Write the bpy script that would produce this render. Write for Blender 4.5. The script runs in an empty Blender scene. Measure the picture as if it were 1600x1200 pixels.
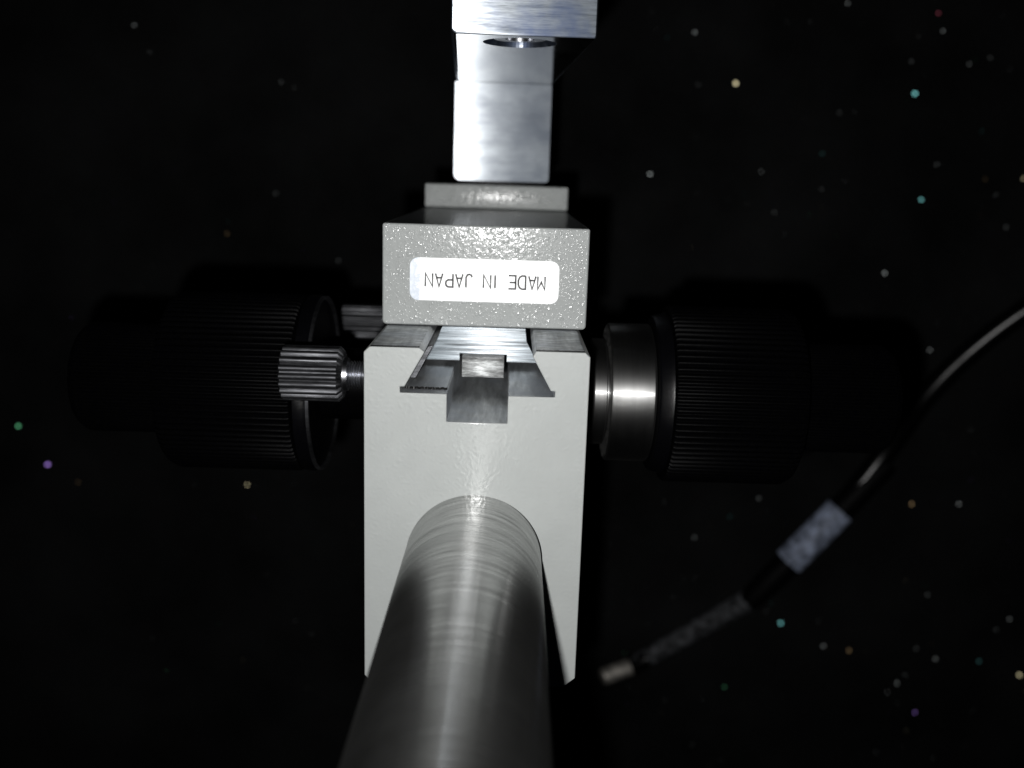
import bpy, bmesh, math, random
from math import radians, sin, cos, pi, tan, sqrt
from mathutils import Vector, Matrix, noise
random.seed(7)

# ------------------------------------------------------------------ units
# All shapes are written in millimetres: X right, Y up the picture, Z towards the
# photographer, z = 0 on the painted front face.  The cloth lies 300 mm below that face.
MM = 0.001
ZC = 300.0
def W(x, y, z): return Vector((x*MM, y*MM, (z+ZC)*MM))

# ------------------------------------------------------------------ camera
scene = bpy.context.scene
F, PITCH, ROLL, YAW = 1502.0, 0.2151, 0.0311, 0.0051
def cam_axes():
    r = []
    for v in ((1,0,0),(0,1,0),(0,0,1)):
        x, y, z = v
        c, s = cos(-ROLL), sin(-ROLL); x, y = c*x+s*y, -s*x+c*y
        c, s = cos(-PITCH), sin(-PITCH); y, z = c*y-s*z, s*y+c*z
        c, s = cos(-YAW), sin(-YAW); x, z = c*x+s*z, -s*x+c*z
        r.append(Vector((x, y, z)))
    return r
AX = cam_axes()
def at(px, py, z):
    """photo pixel + real height -> real X, Y in mm"""
    v = AX[0]*((px-800)/F) + AX[1]*(-(py-600)/F) - AX[2]
    t = (z-150)/v.z
    return v.x*t, v.y*t
cam = bpy.data.cameras.new('camera'); co = bpy.data.objects.new('camera', cam)
scene.collection.objects.link(co); scene.camera = co
m = Matrix(AX).transposed().to_4x4(); m.translation = W(0, 0, 150); co.matrix_world = m
cam.sensor_width = 36; cam.lens = F*36/1600; cam.clip_start = 0.002; cam.clip_end = 20
cam.dof.use_dof = True; cam.dof.focus_distance = 0.160; cam.dof.aperture_fstop = cam.lens/1.9

# ------------------------------------------------------------------ world, light, exposure
w = bpy.data.worlds.new("World"); scene.world = w; w.use_nodes = True
w.node_tree.nodes['Background'].inputs[0].default_value = (.6, .75, 1, 1)
w.node_tree.nodes['Background'].inputs[1].default_value = 0.0012
FLASH = (-6.0, -9.5, 150.0)                      # the phone's own flash, beside its lens
la = bpy.data.lights.new('phone_flash', 'AREA'); la.shape = 'DISK'; la.size = 0.0032; la.energy = 0.34
la.color = (1.0, 0.99, 0.98)
lo = bpy.data.objects.new('phone_flash', la); scene.collection.objects.link(lo)
lo.location = W(*FLASH); lo.rotation_euler = (radians(-10), 0, 0)
vs = scene.view_settings; vs.view_transform = 'Standard'; vs.look = 'None'; vs.exposure = 0; vs.gamma = 1
scene.cycles.max_bounces = 6
scene.cycles.sample_clamp_indirect = 6

# ------------------------------------------------------------------ materials
def mat(name):
    m = bpy.data.materials.new(name); m.use_nodes = True
    nt = m.node_tree; b = nt.nodes['Principled BSDF']
    return m, nt, b
def N(nt, t, **k):
    n = nt.nodes.new(t)
    for a, v in k.items():
        if a in n.inputs.keys(): n.inputs[a].default_value = v
        else: setattr(n, a, v)
    return n
def L(nt, a, b): nt.links.new(a, b)
def coords(nt, scale=(1,1,1), rot=(0,0,0)):
    """object coordinates in mm, stretched by scale"""
    t = N(nt, 'ShaderNodeTexCoord'); mp = N(nt, 'ShaderNodeMapping')
    mp.inputs['Scale'].default_value = tuple(1000*s for s in scale); mp.inputs['Rotation'].default_value = rot
    L(nt, t.outputs['Object'], mp.inputs['Vector']); return mp.outputs[0]
def noise_tex(nt, vec, scale, detail=3, rough=.5):
    n = N(nt, 'ShaderNodeTexNoise'); n.inputs['Scale'].default_value = scale
    n.inputs['Detail'].default_value = detail; n.inputs['Roughness'].default_value = rough
    L(nt, vec, n.inputs['Vector']); return n.outputs['Fac']
def ramp(nt, fac, stops):
    r = N(nt, 'ShaderNodeValToRGB'); e = r.color_ramp.elements
    while len(e) < len(stops): e.new(.5)
    for i, (p_, c) in enumerate(stops):
        e[i].position = p_; e[i].color = (c, c, c, 1) if not isinstance(c, tuple) else (*c, 1)
    L(nt, fac, r.inputs['Fac']); return r.outputs['Color']
def bump(nt, h, dist, strength=1, prev=None):
    b = N(nt, 'ShaderNodeBump'); b.inputs['Distance'].default_value = dist*MM; b.inputs['Strength'].default_value = strength
    L(nt, h, b.inputs['Height'])
    if prev is not None: L(nt, prev, b.inputs['Normal'])
    return b.outputs['Normal']
def vec(nt, v):
    c = N(nt, 'ShaderNodeCombineXYZ'); c.inputs[0].default_value, c.inputs[1].default_value, c.inputs[2].default_value = v
    return c.outputs[0]

def domes(nt, c, scale, size, keep):
    """scattered droplet-like bumps"""
    nz = N(nt, 'ShaderNodeTexNoise'); nz.inputs['Scale'].default_value = 1.6*scale; nz.inputs['Detail'].default_value = 2; L(nt, c, nz.inputs['Vector'])
    ad = N(nt, 'ShaderNodeVectorMath', operation='MULTIPLY_ADD'); L(nt, nz.outputs['Color'], ad.inputs[0])
    ad.inputs[1].default_value = (.55/scale,)*3; L(nt, c, ad.inputs[2])
    v = N(nt, 'ShaderNodeTexVoronoi'); v.inputs['Scale'].default_value = scale; v.inputs['Randomness'].default_value = 1
    L(nt, ad.outputs[0], v.inputs['Vector'])
    q = N(nt, 'ShaderNodeMath', operation='DIVIDE'); L(nt, v.outputs['Distance'], q.inputs[0])
    sp = N(nt, 'ShaderNodeSeparateColor'); L(nt, v.outputs['Color'], sp.inputs[0])
    sz = N(nt, 'ShaderNodeMapRange'); L(nt, sp.outputs[0], sz.inputs[0]); sz.inputs[1].default_value = 1-keep; sz.inputs[2].default_value = 1
    sz.inputs[3].default_value = .02; sz.inputs[4].default_value = size; L(nt, sz.outputs[0], q.inputs[1])
    p2 = N(nt, 'ShaderNodeMath', operation='POWER'); L(nt, q.outputs[0], p2.inputs[0]); p2.inputs[1].default_value = 2
    s1 = N(nt, 'ShaderNodeMath', operation='SUBTRACT', use_clamp=True); s1.inputs[0].default_value = 1; L(nt, p2.outputs[0], s1.inputs[1])
    m1 = N(nt, 'ShaderNodeMath', operation='MULTIPLY'); L(nt, s1.outputs[0], m1.inputs[0]); L(nt, sz.outputs[0], m1.inputs[1])
    return m1.outputs[0]
def paint_mat(name, lump, fine, col, rough, coat=.5, spec=.3, net=0, cr_=.09):
    m, nt, b = mat(name)
    c = coords(nt)
    nn = bump(nt, domes(nt, c, 1.3, .6, .85), lump)
    nn = bump(nt, domes(nt, c, 2.7, .6, .75), lump*.36, 1, nn)
    nn = bump(nt, noise_tex(nt, c, 1.5, 3), fine, 1, nn)
    if net:
        rg = N(nt, 'ShaderNodeTexNoise'); rg.noise_type = 'RIDGED_MULTIFRACTAL'; rg.inputs['Scale'].default_value = 1.1; rg.inputs['Detail'].default_value = 2; L(nt, c, rg.inputs['Vector'])
        nn = bump(nt, rg.outputs['Fac'], net, 1, nn)
    L(nt, nn, b.inputs['Normal']); b.inputs['Specular IOR Level'].default_value = spec
    n3 = noise_tex(nt, c, .25, 4)
    cr = ramp(nt, n3, [(.3, tuple(x*.97 for x in col)), (.7, tuple(x*1.02 for x in col))])
    spm = ramp(nt, noise_tex(nt, c, .55, 5, .7), [(.19, 1), (.205, 0)])
    mx = N(nt, 'ShaderNodeMix', data_type='RGBA'); L(nt, spm, mx.inputs[0]); L(nt, cr, mx.inputs[6]); mx.inputs[7].default_value = (.12, .11, .1, 1)
    L(nt, mx.outputs[2], b.inputs['Base Color'])
    b.inputs['Roughness'].default_value = rough
    b.inputs['Coat Weight'].default_value = coat; b.inputs['Coat Roughness'].default_value = cr_
    L(nt, nn, b.inputs['Coat Normal'])
    return m
GREY = (.312, .328, .322)
PAINT_BODY = paint_mat('grey enamel paint', .008, .02, GREY, .47, .5, .35, .032, .16)
PAINT_SLIDE = paint_mat('grey hammered enamel paint', .105, .035, (.292, .307, .303), .5, .38, .2, 0, .115)
PAINT_PLATE = paint_mat('thick hammered enamel paint', .24, .08, (.40, .42, .415), .5, .7, .2, 0, .14)

def metal_mat(name, col, rough, stretch, fine, aniso, tangent, bmp=.01, mott=.12, tint=None, rot=(0,0,0), mscale=.12, lobe=None, lo=.45):
    """ground metal: grain runs where `stretch` is small; lobe = (roughness, anisotropy, weight, colour) of the polished ridges"""
    m, nt, b = mat(name)
    b.inputs['Metallic'].default_value = 1
    c = coords(nt, stretch, rot)
    g = noise_tex(nt, c, fine, 3, .65)
    g2 = noise_tex(nt, c, fine*.35, 3, .6)
    mo = noise_tex(nt, coords(nt), mscale, 4, .6)
    mm = N(nt, 'ShaderNodeMath', operation='MULTIPLY_ADD'); L(nt, g, mm.inputs[0]); mm.inputs[1].default_value = .5
    L(nt, g2, mm.inputs[2])
    nrm = bump(nt, mm.outputs[0], bmp)
    L(nt, nrm, b.inputs['Normal'])
    L(nt, ramp(nt, mo, [(.25, max(.02, rough-mott)), (.75, rough+mott)]), b.inputs['Roughness'])
    lo_ = tuple(x*lo for x in col)
    cr = ramp(nt, mm.outputs[0], [(.55, lo_), (.92, col)])
    if tint:
        mx = N(nt, 'ShaderNodeMix', data_type='RGBA'); L(nt, ramp(nt, mo, [(.42, 0), (.68, 1)]), mx.inputs[0])
        L(nt, cr, mx.inputs[6]); mx.inputs[7].default_value = (*tint, 1); cr = mx.outputs[2]
    L(nt, cr, b.inputs['Base Color'])
    b.inputs['Anisotropic'].default_value = aniso
    if aniso: L(nt, vec(nt, tangent), b.inputs['Tangent'])
    if lobe:
        gl = N(nt, 'ShaderNodeBsdfAnisotropic'); gl.inputs['Color'].default_value = (*lobe[3], 1)
        gl.inputs['Roughness'].default_value = lobe[0]; gl.inputs['Anisotropy'].default_value = -lobe[1]
        L(nt, vec(nt, tangent), gl.inputs['Tangent']); L(nt, nrm, gl.inputs['Normal'])
        ms = N(nt, 'ShaderNodeMixShader'); f = ramp(nt, mm.outputs[0], [(.5, lobe[2]*lo*.7), (.95, min(1, lobe[2]*1.6))])
        L(nt, f, ms.inputs[0]); L(nt, b.outputs[0], ms.inputs[1]); L(nt, gl.outputs[0], ms.inputs[2])
        L(nt, ms.outputs[0], nt.nodes['Material Output'].inputs['Surface'])
    return m
ALU = metal_mat('milled aluminium', (.20, .225, .255), .60, (.05, .8, 1), 7, .65, (0, 1, 0), .004, .05, (.07, .10, .19), mscale=.13, lobe=(.36, .68, .17, (.9,.95,1)), lo=.5)
ALU_UP = metal_mat('smooth machined aluminium', (.22, .245, .275), .58, (.12, .5, 1), 1.6, .7, (0, 1, 0), .0015, .08, (.145, .17, .215), mscale=.09, lobe=(.33, .72, .19, (.9,.95,1)), lo=.9)
ALU_POL = metal_mat('smooth aluminium', (.80, .80, .79), .11, (1, 1, .15), 1.2, .3, (0, 0, 1), .0005, .03, lo=.8)
SLIDE_METAL = metal_mat('ground slide metal', (.16, .19, .21), .60, (.022, 1, 1), 8, .75, (0, 1, 0), .010, .05, lobe=(.37, .76, .10, (.9,.95,1)), lo=.15)
RACK_METAL = metal_mat('cross scratched rack metal', (.95, .97, .97), .78, (.22, 1, 1), 4.5, 0, (0,1,0), .07, .05, rot=(0, 0, .35), lo=.35)
BARE = metal_mat('bare cast metal', (.66, .68, .69), .52, (1, .2, .12), 1.2, 0, (0,1,0), .02, .10, (.42, .45, .49))
STEEL = metal_mat('turned stainless steel', (.262, .264, .256), .35, (.05, .05, 1), 4.2, .6, (0, 0, 1), .0019, .03, (.21, .214, .21), mscale=.05, lobe=(.175, .62, .34, (.82,.83,.82)), lo=.42)
CHROME = metal_mat('turned ring metal', (.16, .16, .158), .44, (1, .08, .08), 2.2, .5, (1, 0, 0), .001, .04, lobe=(.22, .6, .06, (.9,.9,.9)), lo=.8)
BLUED = metal_mat('dark knurled metal', (.085, .087, .093), .48, (.2, 1, 1), 3.0, 0, (1,0,0), .04, .10)
SHINY = metal_mat('bright screw steel', (.50, .51, .54), .26, (1, .1, .1), 2.0, 0, (1,0,0), .004, .05)
PIN = metal_mat('silver plug pin', (.97, .93, .86), .66, (1, 1, 1), .6, 0, (1,0,0), .01, .05)

def ledge_mat():
    m = BARE.copy(); m.name = 'scuffed ledge metal'; nt = m.node_tree; b = nt.nodes['Principled BSDF']
    t = N(nt, 'ShaderNodeTexCoord'); sx = N(nt, 'ShaderNodeSeparateXYZ'); L(nt, t.outputs['Object'], sx.inputs[0])
    a = N(nt, 'ShaderNodeMath', operation='MULTIPLY_ADD'); L(nt, sx.outputs[2], a.inputs[0]); a.inputs[1].default_value = 1000*.45; a.inputs[2].default_value = -48.2*.45
    n1 = noise_tex(nt, coords(nt), 1.3, 4, .7); s_ = N(nt, 'ShaderNodeMath', operation='ADD'); L(nt, a.outputs[0], s_.inputs[0]); L(nt, n1, s_.inputs[1])
    f = ramp(nt, s_.outputs[0], [(.66, 0), (.78, 1)])
    src = b.inputs['Base Color'].links[0].from_socket
    sc = ramp(nt, noise_tex(nt, coords(nt, (.12, 1, .6), (0, .5, 0)), 3.5, 3), [(.42, .7), (.66, 1.25)])
    mu = N(nt, 'ShaderNodeMix', data_type='RGBA', blend_type='MULTIPLY'); mu.inputs[0].default_value = 1; L(nt, src, mu.inputs[6]); L(nt, sc, mu.inputs[7])
    mx = N(nt, 'ShaderNodeMix', data_type='RGBA'); L(nt, f, mx.inputs[0]); L(nt, mu.outputs[2], mx.inputs[6]); mx.inputs[7].default_value = (.03, .03, .03, 1)
    L(nt, mx.outputs[2], b.inputs['Base Color']); b.inputs['Roughness'].default_value = .5
    return m
LEDGE = ledge_mat()
def black_mat(name, col, rough, spec=.4, b_=.01, sc=4, rg=(.40, .66, .38)):
    m, nt, b = mat(name)
    n1 = noise_tex(nt, coords(nt), sc, 4, .7)
    cr = ramp(nt, n1, [(rg[0], tuple(x*rg[2] for x in col)), (rg[1], tuple(x*1.5 for x in col))])
    L(nt, cr, b.inputs['Base Color']); b.inputs['Roughness'].default_value = rough
    b.inputs['Specular IOR Level'].default_value = spec
    L(nt, bump(nt, n1, b_), b.inputs['Normal'])
    return m
KNOB = black_mat('black moulded plastic', (.0009, .0009, .0011), .38, .020, .03)
KNOB_GLOSS = black_mat('black satin metal', (.0014, .0014, .002), .30, .22, .03, 5)
RUBBER = black_mat('black cable rubber', (.002, .002, .0024), .27, .55, .02, 1)
GRIP = black_mat('matte black moulded rubber', (.002, .002, .0024), .55, .12, .02, 1)
BRAID = black_mat('dusty black sleeve', (.115, .120, .130), .7, .3, .6, .26, (.40, .66, .16))
BAND = black_mat('pale blue grey band', (.52, .60, .80), .55, .4, .05, .22)
SPACER = black_mat('black spacer', (.01, .01, .01), .5, .3)
INK = black_mat('black ink', (.030, .028, .028), .5, .3, .001, 6)

def sticker_mat():
    m, nt, b = mat('white sticker paper')
    # grubby rubbed patch at one end
    t = N(nt, 'ShaderNodeTexCoord'); sx = N(nt, 'ShaderNodeSeparateXYZ'); L(nt, t.outputs['Object'], sx.inputs[0])
    a = N(nt, 'ShaderNodeMath', operation='MULTIPLY_ADD'); L(nt, sx.outputs[0], a.inputs[0]); a.inputs[1].default_value = -1000/6.0; a.inputs[2].default_value = -1.88
    n1 = noise_tex(nt, coords(nt), .8, 5, .75)
    s = N(nt, 'ShaderNodeMath', operation='ADD'); L(nt, a.outputs[0], s.inputs[0]); L(nt, n1, s.inputs[1])
    cr = ramp(nt, s.outputs[0], [(.52, (.90, .92, .93)), (.66, (.50, .56, .64)), (.85, (.66, .71, .78))])
    L(nt, cr, b.inputs['Base Color']); b.inputs['Roughness'].default_value = .35
    return m
STICKER = sticker_mat()

def cloth_mat():
    m, nt, b = mat('black felt cloth')
    n1 = noise_tex(nt, coords(nt), .9, 6, .75); n2 = noise_tex(nt, coords(nt), .012, 4, .6)
    mx = N(nt, 'ShaderNodeMath', operation='MULTIPLY'); L(nt, n1, mx.inputs[0]); L(nt, n2, mx.inputs[1])
    cr = ramp(nt, mx.outputs[0], [(.14, (.0022, .0024, .0024)), (.38, (.0195, .0202, .021))])
    L(nt, cr, b.inputs['Base Color']); b.inputs['Roughness'].default_value = .9; b.inputs['Specular IOR Level'].default_value = .15
    L(nt, bump(nt, n1, .8), b.inputs['Normal'])
    return m
CLOTH = cloth_mat()

# ------------------------------------------------------------------ building helpers
COL = scene.collection
def empty(name, pos, label, cat):
    o = bpy.data.objects.new(name, None); COL.objects.link(o); o.location = W(*pos); o.empty_display_size = .01
    o['label'] = label; o['category'] = cat; return o
def origin(o):
    v = o.location.copy()
    while o.parent: o = o.parent; v = v + o.location
    return v
def flatten(me):
    """large planar faces keep their own flat normal"""
    for p_ in me.polygons:
        if p_.area > 30e-6 and len(p_.vertices) != 4 or p_.area > 300e-6: p_.use_smooth = False
def link(name, bm, mats, parent=None, org=None, sharp=35, smooth=True):
    """bm in mm picture space -> one mesh object, its origin at org (mm) or at the parent's"""
    bmesh.ops.recalc_face_normals(bm, faces=bm.faces[:])
    me = bpy.data.meshes.new(name)
    o = bpy.data.objects.new(name, me); COL.objects.link(o)
    base = origin(parent) if parent else Vector((0,0,0))
    at_ = W(*org) if org else base
    if parent: o.parent = parent
    o.location = at_-base
    for v in bm.verts: v.co = W(*v.co)-at_
    bm.to_mesh(me); bm.free()
    for m_ in (mats if isinstance(mats, (list, tuple)) else [mats]): me.materials.append(m_)
    if smooth:
        me.polygons.foreach_set('use_smooth', [True]*len(me.polygons)); me.set_sharp_from_angle(angle=radians(sharp)); flatten(me)
    return o
def prism(pts, z0, z1, bevel=0, seg=2, bm=None, xf=None, ang=20):
    """polygon in XY pushed from z0 to z1"""
    b = bmesh.new()
    a = [b.verts.new((x, y, z0)) for x, y in pts]; c = [b.verts.new((x, y, z1)) for x, y in pts]
    n = len(pts)
    b.faces.new(a); b.faces.new(c[::-1])
    for i in range(n): b.faces.new((a[i], a[(i+1) % n], c[(i+1) % n], c[i]))
    bmesh.ops.recalc_face_normals(b, faces=b.faces[:])
    if bevel:
        es = [e for e in b.edges if len(e.link_faces) == 2 and e.calc_face_angle(0) > radians(ang)]
        bmesh.ops.bevel(b, geom=es, offset=bevel, offset_type='OFFSET', segments=seg, profile=.5, affect='EDGES', clamp_overlap=True)
    if xf: bmesh.ops.transform(b, matrix=xf, verts=b.verts[:])
    return join(bm, b)
def join(bm, b):
    if bm is None: return b
    me = bpy.data.meshes.new('tmp'); b.to_mesh(me); b.free(); bm.from_mesh(me); bpy.data.meshes.remove(me); return bm
def box(x0, x1, y0, y1, z0, z1, bevel=0, seg=2, bm=None, xf=None):
    return prism([(x0,y0),(x1,y0),(x1,y1),(x0,y1)], z0, z1, bevel, seg, bm, xf)
def rounded(x0, x1, y0, y1, rs, n=6):
    """rounded rectangle; rs = radii (bottom left, bottom right, top right, top left)"""
    out = []
    for (cx, cy, r, a0) in ((x0+rs[0], y0+rs[0], rs[0], 180), (x1-rs[1], y0+rs[1], rs[1], 270), (x1-rs[2], y1-rs[2], rs[2], 0), (x0+rs[3], y1-rs[3], rs[3], 90)):
        for k in range(n+1):
            a = radians(a0+90*k/n); out.append((cx+r*cos(a), cy+r*sin(a)))
    return out
def lathe(profile, org, axis='X', seg=96, ridge=None, bm=None, cap=True, tilt=None):
    """profile [(t, r)] round the axis through org.  ridge=(count, depth, t0, t1) cuts flutes"""
    b = bmesh.new(); rings = []
    if ridge: seg = ridge[0]*6
    for t, r in profile:
        ring = []
        for k in range(seg):
            a = 2*pi*k/seg; rr = r
            if ridge and ridge[2]-1e-6 <= t <= ridge[3]+1e-6:
                rr = r-ridge[1]*(1, 1, .25, 0, 0, .25)[k % 6]
            u, v = rr*cos(a), rr*sin(a)
            ring.append(b.verts.new((org[0]+t, org[1]+u, org[2]+v) if axis == 'X' else (org[0]+u, org[1]+v, org[2]+t)))
        rings.append(ring)
    for i in range(len(rings)-1):
        for k in range(seg):
            b.faces.new((rings[i][k], rings[i][(k+1) % seg], rings[i+1][(k+1) % seg], rings[i+1][k]))
    if cap:
        b.faces.new(rings[0]); b.faces.new(rings[-1][::-1])
    return join(bm, b)
def tube(pts, radii, seg=20, bm=None):
    b = bmesh.new(); rings = []; up = Vector((0,0,1)); n = len(pts)
    P = [Vector(p_) for p_ in pts]
    for i, p_ in enumerate(P):
        d = (P[min(i+1, n-1)]-P[max(i-1, 0)]).normalized(); s = d.cross(up).normalized(); u = s.cross(d)
        rings.append([b.verts.new(p_+radii[i]*(s*cos(2*pi*k/seg)+u*sin(2*pi*k/seg))) for k in range(seg)])
    for i in range(n-1):
        for k in range(seg): b.faces.new((rings[i][k], rings[i][(k+1) % seg], rings[i+1][(k+1) % seg], rings[i+1][k]))
    b.faces.new(rings[0]); b.faces.new(rings[-1][::-1])
    return join(bm, b)
def cut(o, cutter_bm):
    """bore a hole through o with the shape in cutter_bm (same space), baked into the mesh"""
    c = link('cutter', cutter_bm, [], None, smooth=False)
    md = o.modifiers.new('bore', 'BOOLEAN'); md.operation = 'DIFFERENCE'; md.solver = 'EXACT'; md.object = c
    bpy.context.view_layer.update()
    dg = bpy.context.evaluated_depsgraph_get()
    me = bpy.data.meshes.new_from_object(o.evaluated_get(dg)); o.modifiers.clear(); me.name = o.name; o.data = me; flatten(me)
    cm = c.data; bpy.data.objects.remove(c); bpy.data.meshes.remove(cm)
def spline(ctrl, n):
    out = []; P = [Vector(p_) for p_ in ctrl]; P = [2*P[0]-P[1]]+P+[2*P[-1]-P[-2]]
    for i in range(1, len(P)-2):
        for k in range(n):
            t = k/n; a, b_, c, d = P[i-1], P[i], P[i+1], P[i+2]
            out.append(.5*((2*b_)+(c-a)*t+(2*a-5*b_+4*c-d)*t*t+(3*b_-a-3*c+d)*t**3))
    out.append(P[-2]); return out

# ------------------------------------------------------------------ setting: black felt with glitter
bm = bmesh.new()
S, n = 1500, 60
g = [[bm.verts.new((-S+2*S*i/n, -S+2*S*j/n, -ZC)) for j in range(n+1)] for i in range(n+1)]
for i in range(n):
    for j in range(n): bm.faces.new((g[i][j], g[i+1][j], g[i+1][j+1], g[i][j+1]))
o = link('cloth_surface', bm, CLOTH); o['kind'] = 'structure'
o['label'] = 'black glitter flecked cloth lying beneath the whole mount'

def glitter():
    """loose glitter flecks caught in the felt: thin hexagonal plates, most lying at random tilts"""
    cols = {'white': (.42,.46,.46), 'yellow': (.8,.72,.45), 'teal': (.22,.65,.65), 'green': (.2,.8,.4), 'violet': (.5,.3,.95), 'red': (.9,.2,.3), 'orange': (.7,.48,.25)}
    mats = []
    for k, c in cols.items():
        m, nt, b = mat(k+' glitter foil'); b.inputs['Metallic'].default_value = 1; b.inputs['Roughness'].default_value = .36
        t = noise_tex(nt, coords(nt), .5, 2); L(nt, ramp(nt, t, [(.3, tuple(x*.6 for x in c)), (.7, c)]), b.inputs['Base Color']); mats.append(m)
    names = list(cols)
    bm = bmesh.new()
    def fleck(x, y, nrm, r, mi):
        nrm = nrm.normalized(); s = nrm.orthogonal().normalized(); u = nrm.cross(s); a0 = random.random()*6
        z = -ZC+.35+r*sqrt(max(0, 1-nrm.z**2)); c = Vector((x, y, z))
        top = [bm.verts.new(c+nrm*.03+r*(s*cos(a0+k*pi/3)+u*sin(a0+k*pi/3))) for k in range(6)]
        bot = [bm.verts.new(v.co-nrm*.06) for v in top]
        f = [bm.faces.new(top), bm.faces.new(bot[::-1])]+[bm.faces.new((top[k], bot[k], bot[(k+1) % 6], top[(k+1) % 6])) for k in range(6)]
        for q in f: q.material_index = mi
    lit = [(209,39,'white',.5),(439,128,'white',.3),(1150,130,'yellow',1),(1430,146,'teal',1),(1016,272,'white',.75),(1440,312,'teal',.7),
           (1383,427,'white',.6),(354,365,'orange',.3),(28,666,'green',.8),(74,726,'violet',1),(386,758,'yellow',.5),(1220,974,'teal',.9),
           (1287,1010,'white',.55),(1327,1017,'orange',.3),(1425,788,'orange',.55),(1499,788,'white',.4),(1453,547,'white',.4),(1186,779,'white',.4),
           (1085,840,'white',.3),(1593,1055,'yellow',1),(1467,20,'red',.35),(1086,50,'white',.35),(1425,96,'white',.4),(1515,100,'white',.45),(1548,90,'white',.35),
           (1474,48,'white',.35),(1190,268,'white',.35),(1312,176,'white',.3),(1210,332,'white',.3),(1284,296,'white',.3),(430,302,'white',.25),(528,408,'white',.25),
           (1450,930,'white',.35),(1432,1014,'white',.4),(1462,1030,'white',.5),(1530,1034,'teal',.45),(1402,1068,'white',.4),(1430,1114,'violet',.4),(1557,985,'white',.35),
           (1132,1074,'green',.35),(1578,968,'white',.35),(121,754,'orange',.22),(1600,279,'yellow',.6),(1540,280,'orange',.25),(1464,257,'white',.25),(1573,355,'white',.3),(1325,5,'white',.4),(1091,132,'white',.25)]
    A = Vector((0,0,150)); Bv = Vector(FLASH)
    for px, py, c, s in lit:
        if c == 'white': s *= .8
        x, y = at(px, py, -ZC+1); p_ = Vector((x, y, -ZC+1))
        h = (A-p_).normalized()+(Bv-p_).normalized(); h.normalize()
        h += Vector((random.uniform(-1,1), random.uniform(-1,1), 0))*(.02+.17*(1-s))
        fleck(x, y, h, .14+.62*s, names.index(c))
    for i in range(6000):
        x, y = random.uniform(-260, 320), random.uniform(-330, 240)
        if x < -20 and random.random() < .8: continue
        nr = Vector((random.gauss(0, .5), random.gauss(0, .5), 1))
        fleck(x, y, nr, random.uniform(.07, .20)*(2.0 if random.random() < .06 else 1), random.choice((0,)*12+(1,2,2,3,4,6)))
    o = link('glitter_flecks', bm, mats, smooth=False); o['kind'] = 'stuff'
    o['label'] = 'coloured glitter flecks scattered over the black cloth'; o['category'] = 'glitter'
glitter()

# ------------------------------------------------------------------ focus mount
XL, XR, YT, YB, ZS = -22.92, 13.10, -27.33, -85.7, -21.65
mount = empty('focus_mount', (-4.9, YB, -50), 'grey painted focusing block clamped on the steel post, black knobs either side', 'focus block')
prof = [(XL, -28.25), (-21.95, YT), (-14.15, YT), (-13.25, -28.0), (-16.42, -33.75), (-17.15, -33.75), (-17.15, -34.75),
        (-9.62, -34.75), (-9.62, -39.36), (.2, -39.36), (.2, -34.78), (7.7, -34.78), (7.7, -33.8), (7.02, -33.8), (3.92, -28.25), (4.45, YT),
        (12.25, YT), (XR, -28.1), (XR, YB+1.7), (XR-2.0, YB), (XL+1.2, YB), (XL, YB+1.2)]
bm = prism(prof, 0, -98, .16, 2)
for f in bm.faces:
    c, nn = f.calc_center_median(), f.normal
    slot = (XL+1.0 < c.x < XR-1.0 and c.y > -39.6 and abs(nn.z) < .3)
    if slot and (nn.y > .5 or (c.x > -17.3 and c.x < 7.9)): f.material_index = 1
for f in bm.faces:
    c = f.calc_center_median()
    if f.normal.y > .9 and c.y > -27.6: f.material_index = 2
body = link('block_body', bm, [PAINT_BODY, BARE, LEDGE], mount)
RX, RY, RR, RT = ROD = (-4.67, -63.0, 11.25, -.0056)
cut(body, lathe([(-120, RR+.16), (20, RR+.16)], (RX, RY, 0), 'Z', 128))

# gib strip pressed on the left flank, and the shim under it
d = Vector((-3.17, -5.75)).normalized(); nrm = Vector((-d.y, d.x))*-1
p0 = Vector((-13.35, -28.1))
q = [p0+Vector((.12,0)), p0+d*6.1+Vector((.12,0)), p0+d*6.1+Vector((1.15, 0)), p0+Vector((1.15, .35))]
link('gib_strip', prism([(v.x, v.y) for v in q], -5.5, -97, .08, 1), BLUED, mount)
bm = bmesh.new(); nx = 44; rows = []
for k in range(nx+1):
    x = -16.7+6.95*k/nx; zf = -3.1-.22*sin(k*1.15)-.25*noise.noise(Vector((k*.3, 0, 0)))
    rows.append([bm.verts.new(v) for v in ((x, -34.72, zf), (x, -34.38, zf-.08), (x, -34.38, -96), (x, -34.72, -96))])
for a, b in zip(rows, rows[1:]):
    for j in range(4): bm.faces.new((a[j], a[(j+1) % 4], b[(j+1) % 4], b[j]))
bm.faces.new(rows[0]); bm.faces.new(rows[-1][::-1]); bm.normal_update()
for f in bm.faces:
    if f.calc_center_median().z > -4.5 and abs(f.normal.y) < .95: f.material_index = 1
link('shim_plate', bm, [BARE, SPACER], mount)

# sliding carriage
SX0, SX1, SY0, SY1 = -22.85, 13.85, -27.12, -9.1
link('slide_block', prism(rounded(SX0, SX1, SY0, SY1, (.7, .7, .35, .45), 4), ZS, -136, .3, 3, ang=40), PAINT_SLIDE, mount)
link('mounting_plate', box(-22.5, 14.1, -8.98, -3.0, -100.5, -136, .45, 3), PAINT_PLATE, mount)
male = [(-12.05, -27.2), (-15.2, -33.45), (-8.72, -33.45), (-8.72, -32.2), (-.3, -32.2), (-.3, -33.5), (5.45, -33.5), (3.35, -29.6), (3.05, -27.2)]
link('dovetail_slide', prism(male, ZS-.25, -134, .10, 1), SLIDE_METAL, mount)
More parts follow.
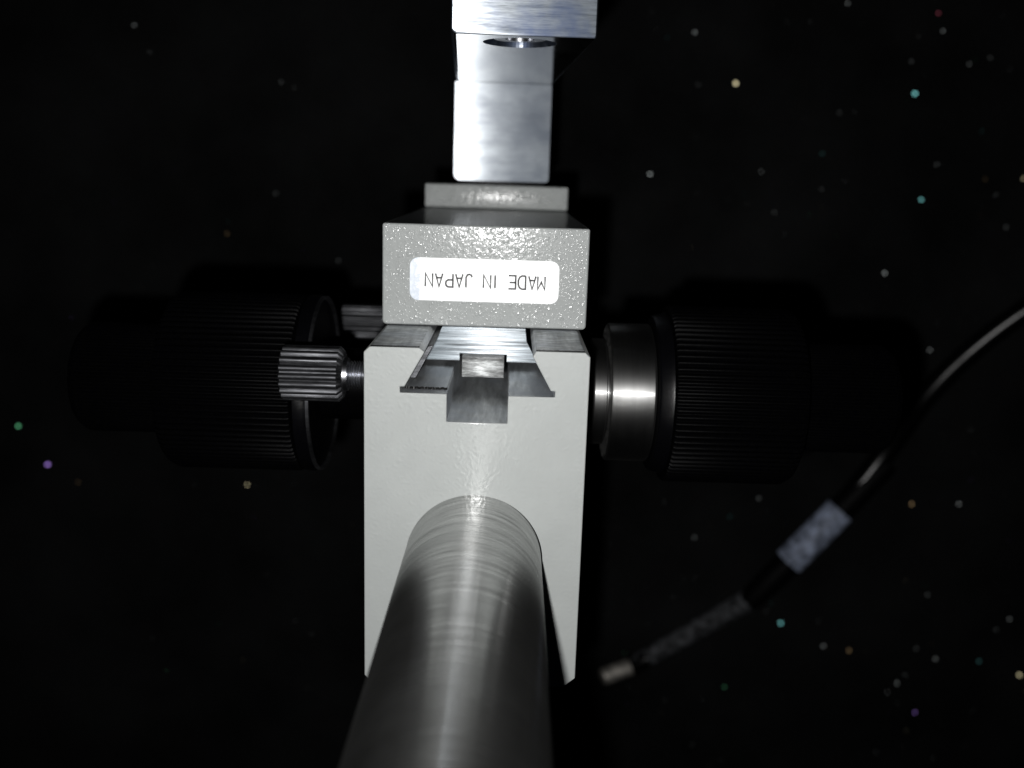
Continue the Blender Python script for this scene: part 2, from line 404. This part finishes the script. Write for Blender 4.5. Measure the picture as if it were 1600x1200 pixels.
# rack: teeth hang down
rack = bmesh.new(); zz = [-19.9]; pr = [(-19.9, -32.35), (-19.9, -35.75), (-20.2, -36.1)]
z = -21.3
while z > -92:
    pr += [(z, -36.1), (z-.45, -34.9), (z-1.0, -34.9), (z-1.45, -36.1)]; z -= 2.5
pr += [(-94, -36.1), (-94, -32.35)]
L_ = [rack.verts.new((-8.22, y, z_)) for z_, y in pr]; R_ = [rack.verts.new((-.72, y, z_)) for z_, y in pr]
rack.faces.new(L_); rack.faces.new(R_[::-1])
for i in range(len(pr)): rack.faces.new((L_[i], L_[(i+1) % len(pr)], R_[(i+1) % len(pr)], R_[i]))
link('gear_rack', rack, RACK_METAL, mount)

# origin sticker, upside down as it is stuck
scx, scy = -4.62, -18.78
st = link('origin_sticker', prism(rounded(scx-13.3, scx+13.3, scy-3.8, scy+3.8, (1.5,)*4, 8), ZS+.02, ZS+.11), STICKER, mount, (scx, scy, ZS))
st['label'] = 'white sticker with MADE IN JAPAN printed upside down'
GL = {'M': [[(0,0),(0,1),(.5,.42),(1,1),(1,0)]], 'A': [[(0,0),(.5,1),(1,0)], [(.2,.32),(.8,.32)]],
      'D': [[(0,0),(0,1),(.5,1),(.82,.9),(1,.68),(1,.32),(.82,.1),(.5,0),(0,0)]], 'E': [[(1,1),(0,1),(0,0),(1,0)], [(0,.52),(.85,.52)]],
      'I': [[(.5,0),(.5,1)]], 'N': [[(0,0),(0,1),(1,0),(1,1)]], 'J': [[(.85,1),(.85,.25),(.68,.05),(.42,0),(.15,.05),(.0,.22)]],
      'P': [[(0,0),(0,1),(.65,1),(.93,.9),(1,.73),(.93,.56),(.65,.46),(0,.46)]]}
def letter(ch, xc, yc, wd, ht, t=.16):
    bm = bmesh.new()
    for pl in GL[ch]:
        P_ = [Vector((xc-(a-.5)*wd, yc-(b-.5)*ht)) for a, b in pl]
        n = len(P_); offs = []
        for i in range(n):
            d0 = (P_[i]-P_[i-1]).normalized() if i else (P_[1]-P_[0]).normalized()
            d1 = (P_[i+1]-P_[i]).normalized() if i < n-1 else d0
            if i == 0: d0 = d1
            mdir = (d0+d1)
            mdir = mdir.normalized() if mdir.length > .2 else d1
            nn = Vector((-mdir.y, mdir.x)); k = 1/max(.45, nn.dot(Vector((-d1.y, d1.x))))
            offs.append(nn*t*k)
        z0, z1 = ZS+.112, ZS+.135
        rows = [[bm.verts.new((*(P_[i]+offs[i]), z0)), bm.verts.new((*(P_[i]+offs[i]), z1)), bm.verts.new((*(P_[i]-offs[i]), z1)), bm.verts.new((*(P_[i]-offs[i]), z0))] for i in range(n)]
        for a, b in zip(rows, rows[1:]):
            for j in range(4): bm.faces.new((a[j], a[(j+1) % 4], b[(j+1) % 4], b[j]))
        bm.faces.new(rows[0]); bm.faces.new(rows[-1][::-1])
    link('letter', bm, INK, st, smooth=False)
for ch, cx in zip('MADEINJAPAN', (1143,1086,1022,960,854,804,688,630,568,504,441)):
    X = -15.17+(cx-418)*.02858
    letter(ch, X, -18.9+(.12 if ch == 'Q' else 0), 1.28, 2.35)

# knobs: one each side on the pinion shaft
AY, AZ = -41.3, -35.0
def focusing_knob(sgn, chrome):
    fl = lambda n_, d_, a_, b_: (n_, d_, min(sgn*g(a_), sgn*g(b_)), max(sgn*g(a_), sgn*g(b_)))
    cx = -4.9
    stops = ([(18, 18), (22.5, 24.1), (30.9, 32.7), (33.3, 35.4), (56.5, 59.7), (74.8, 79.3)] if sgn > 0 else
             [(18, 18), (30.9, 31.2), (33.3, 34.2), (56.5, 59.3), (74.8, 77.4)])
    def g(t):
        for (a0, b0), (a1, b1) in zip(stops, stops[1:]):
            if t <= a1 or (a1, b1) == stops[-1]: return b0+(t-a0)*(b1-b0)/(a1-a0)
    def X(t): return cx+sgn*g(t)
    def lp(pr): return [(sgn*g(t), r) for t, r in pr]
    org = (cx, AY, AZ)
    body_ = link('focusing_knob', lathe(lp([(33.3, 16.5), (33.5, 17.1), (34.0, 17.3), (55.2, 17.3), (56.4, 16.6), (56.5, 9)]), org, 'X', ridge=fl(84, .5, 33.3, 55.7)), KNOB, mount, (X(18.2), AY, AZ))
    if sgn < 0: body_['label'] = 'left black ribbed focusing knob behind the small thumb screw'
    else: body_['label'] = 'right black ribbed focusing knob beside the bright steel ring'
    link('fine_knob', lathe(lp([(56.55, 10.3), (56.6, 10.7), (73.4, 10.7), (74.6, 9.8), (74.8, 6)]), org, 'X', ridge=fl(92, .28, 56.55, 73.7)), KNOB, body_)
    if chrome:
        link('knob_flange', lathe(lp([(30.9, 11), (30.95, 14.9), (31.3, 15.3), (32.7, 15.6), (33.1, 15.9), (33.25, 15.9), (33.28, 10)]), org, 'X'), KNOB_GLOSS, body_)
        link('steel_ring', lathe(lp([(22.5, 12.9), (22.7, 13.4), (22.9, 13.5), (30.3, 13.5), (30.5, 13.3), (30.85, 12.2)]), org, 'X'), CHROME, body_)
        link('shaft_collar', lathe(lp([(20.3, 9.6), (20.5, 10.4), (22.1, 10.4), (22.3, 9.6), (22.45, 9.6)]), org, 'X'), CHROME, body_)
        link('pinion_shaft', lathe(lp([(18.05, 6.8), (20.25, 6.8)]), org, 'X'), KNOB_GLOSS, body_)
    else:
        link('knob_flange', lathe(lp([(31.0, 16.2), (31.05, 16.9), (31.6, 17.3), (32.9, 17.2), (33.25, 16.4)]), org, 'X'), KNOB_GLOSS, body_)
        link('rim_ring', lathe(lp([(31.05, 16.3), (30.5, 16.55), (30.35, 16.8), (30.5, 17.1), (31.02, 17.1)]), org, 'X', cap=False), BLUED, body_)
        link('shaft_collar', lathe(lp([(18.05, 7), (30.5, 7), (30.55, 6.5)]), org, 'X'), KNOB, body_)
focusing_knob(1, True)
focusing_knob(-1, False)

# clamping thumb screws in the left flank
def thumb_screw(x_head, y, z, r, ln, lab=None, reach=XL):
    s = link('thumb_screw', lathe([(0, r-.7), (.35, r), (ln-.7, r), (ln, r-.75)], (x_head, y, z), 'X', ridge=(19, .55, -1, 99)), BLUED, mount, (x_head, y, z))
    if lab: s['label'] = lab
    pr = [(ln-.0, r*.62), (ln+.7, r*.6), (ln+.72, r*.5)]; t = ln+.75
    L0 = reach-x_head-.02
    while t < L0-.5:
        pr += [(t, r*.5), (t+.22, r*.42), (t+.42, r*.5)]; t += .45
    pr += [(L0, r*.47)]
    link('screw_shank', lathe(pr, (x_head, y, z), 'X', 48), SHINY, s)
thumb_screw(-38.2, -34.1, -10, 4.75, 10.5, 'front knurled thumb screw clear of the left knob')
thumb_screw(-41.3, -37.0, -86, 4.4, 11.5, 'rear knurled thumb screw deeper in the shadow')

# ------------------------------------------------------------------ steel post
bm = lathe([(-97, RR-.4), (-96.6, RR), (-20, RR), (60, RR), (140, RR), (230, RR), (230.4, RR-.4)], (RX, RY, 0), 'Z', 160)
for v in bm.verts: v.co.x += RT*max(0, v.co.z); v.co.y += .013*max(0, v.co.z)
post = link('support_post', bm, STEEL, None, (RX, RY, -97))
post['label'] = 'round brushed steel post running from the grey block towards the viewer'; post['category'] = 'post'

# ------------------------------------------------------------------ aluminium arm on the mounting plate
arm = empty('aluminium_arm', (-3.5, -3.0, -118), 'bright square aluminium arm standing on the small grey plate at the top', 'metal arm')
YAWB = radians(2.8)
XF = Matrix.Translation((-3.15, 0, -106)) @ Matrix.Rotation(YAWB, 4, 'Y')
hw = 12.35
a1 = prism(rounded(-hw, hw, -2.0, 22.55, (1.7, .9, .05, .05), 5), 0, -25, .35, 3, xf=XF, ang=50)
link('upright', a1, ALU_UP, arm)
a2 = prism(rounded(-hw, hw, 22.6, 47.5, (1.0, .5, 1, 1), 4), 86.5, -25, .35, 3, xf=XF, ang=50)
for f in a2.faces:
    if f.normal.y < -.9: f.material_index = 1
beam = link('beam', a2, [ALU, ALU_POL], arm)
hc = XF @ Vector((-.25+.0, 0, 77.5))
def cyl_y(cx, cz, y0, y1, r, seg=64, r1=None, bm=None):
    b = bmesh.new(); r1 = r if r1 is None else r1
    a = [b.verts.new((cx+r*cos(2*pi*k/seg), y0, cz+r*sin(2*pi*k/seg))) for k in range(seg)]
    c = [b.verts.new((cx+r1*cos(2*pi*k/seg), y1, cz+r1*sin(2*pi*k/seg))) for k in range(seg)]
    b.faces.new(a); b.faces.new(c[::-1])
    for k in range(seg): b.faces.new((a[k], a[(k+1) % seg], c[(k+1) % seg], c[k]))
    return join(bm, b)
cut(beam, cyl_y(hc.x, hc.z, 15, 30.5, 6.5))
def ring_lathe_y(prof, cx, cz, seg=64):
    b = bmesh.new(); rings = [[b.verts.new((cx+r*cos(2*pi*k/seg), y, cz+r*sin(2*pi*k/seg))) for k in range(seg)] for y, r in prof]
    for i in range(len(rings)-1):
        for k in range(seg): b.faces.new((rings[i][k], rings[i][(k+1) % seg], rings[i+1][(k+1) % seg], rings[i+1][k]))
    b.faces.new(rings[0]); b.faces.new(rings[-1][::-1]); return b
sc_ = link('cap_screw', ring_lathe_y([(30.4, 4.9), (23.55, 4.9), (23.2, 4.55), (23.2, 2.6), (26.5, 2.4)], hc.x, hc.z), SHINY, arm)
link('pivot_spacer', box(-hw+1.2, hw-1.2, -2.98, -2.02, -1.5, -23.5, .1, 1, xf=XF), SPACER, arm)

# ------------------------------------------------------------------ cable with plug
ZB = -ZC
def cp(px, py, z): x, y = at(px, py, z); return (x, y, z)
cab = empty('cable', cp(1200, 870, ZB+.5), 'black cable with pale band and silver tip at lower right', 'cable')
cz = ZB+7.6
link('cord', tube(spline([cp(1760, 392, ZB+47), cp(1600, 487, ZB+30), cp(1505, 560, ZB+22), cp(1440, 628, ZB+16.5), cp(1385, 705, cz), cp(1325, 782, cz)], 14), None or [4.6 + .9*min(1, i/70) for i in range(71)], 24), RUBBER, cab)
def seg_tube(name, a, b, prof, m_, n=1, jit=0, parent=cab):
    A = Vector(a); B = Vector(b); pts, rad = [], []
    for t, r in prof: pts.append(A+(B-A)*t); rad.append(r)
    bm = tube(pts, rad, 32)
    if jit:
        for v in bm.verts:
            q_ = noise.noise(v.co*.28)*jit; c_ = A+(B-A)*((v.co-A).dot(B-A)/(B-A).length_squared); v.co += (v.co-c_).normalized()*q_
    return link(name, bm, m_, parent)
bnd = seg_tube('band', cp(1313, 797, cz), cp(1232, 878, cz), [(0, 6.9), (.02, 7.2), (.98, 7.3), (1, 7.0)], BAND)
seg_tube('grip', cp(1387, 723, cz), cp(1168, 942, cz), [(0, 5.0), (.03, 5.7), (.2, 6.4), (.8, 6.5), (.95, 6), (1, 5)], GRIP)
seg_tube('sleeve', cp(1172, 936, cz-1.6), cp(985, 1042, ZB+4.5), [(k/40, 5.3-1.0*k/40) for k in range(41)], BRAID, jit=.5)
seg_tube('tip_collar', cp(1012, 1028, ZB+4.9), cp(986, 1042, ZB+4.5), [(0, 4.6), (.1, 4.7), (.9, 4.6), (1, 4.3)], RUBBER)
seg_tube('tip', cp(990, 1040, ZB+4.4), cp(940, 1058, ZB+10), [(0, 4.0), (.05, 4.1), (.9, 4.1), (.97, 3.9), (1, 3.2)], PIN)
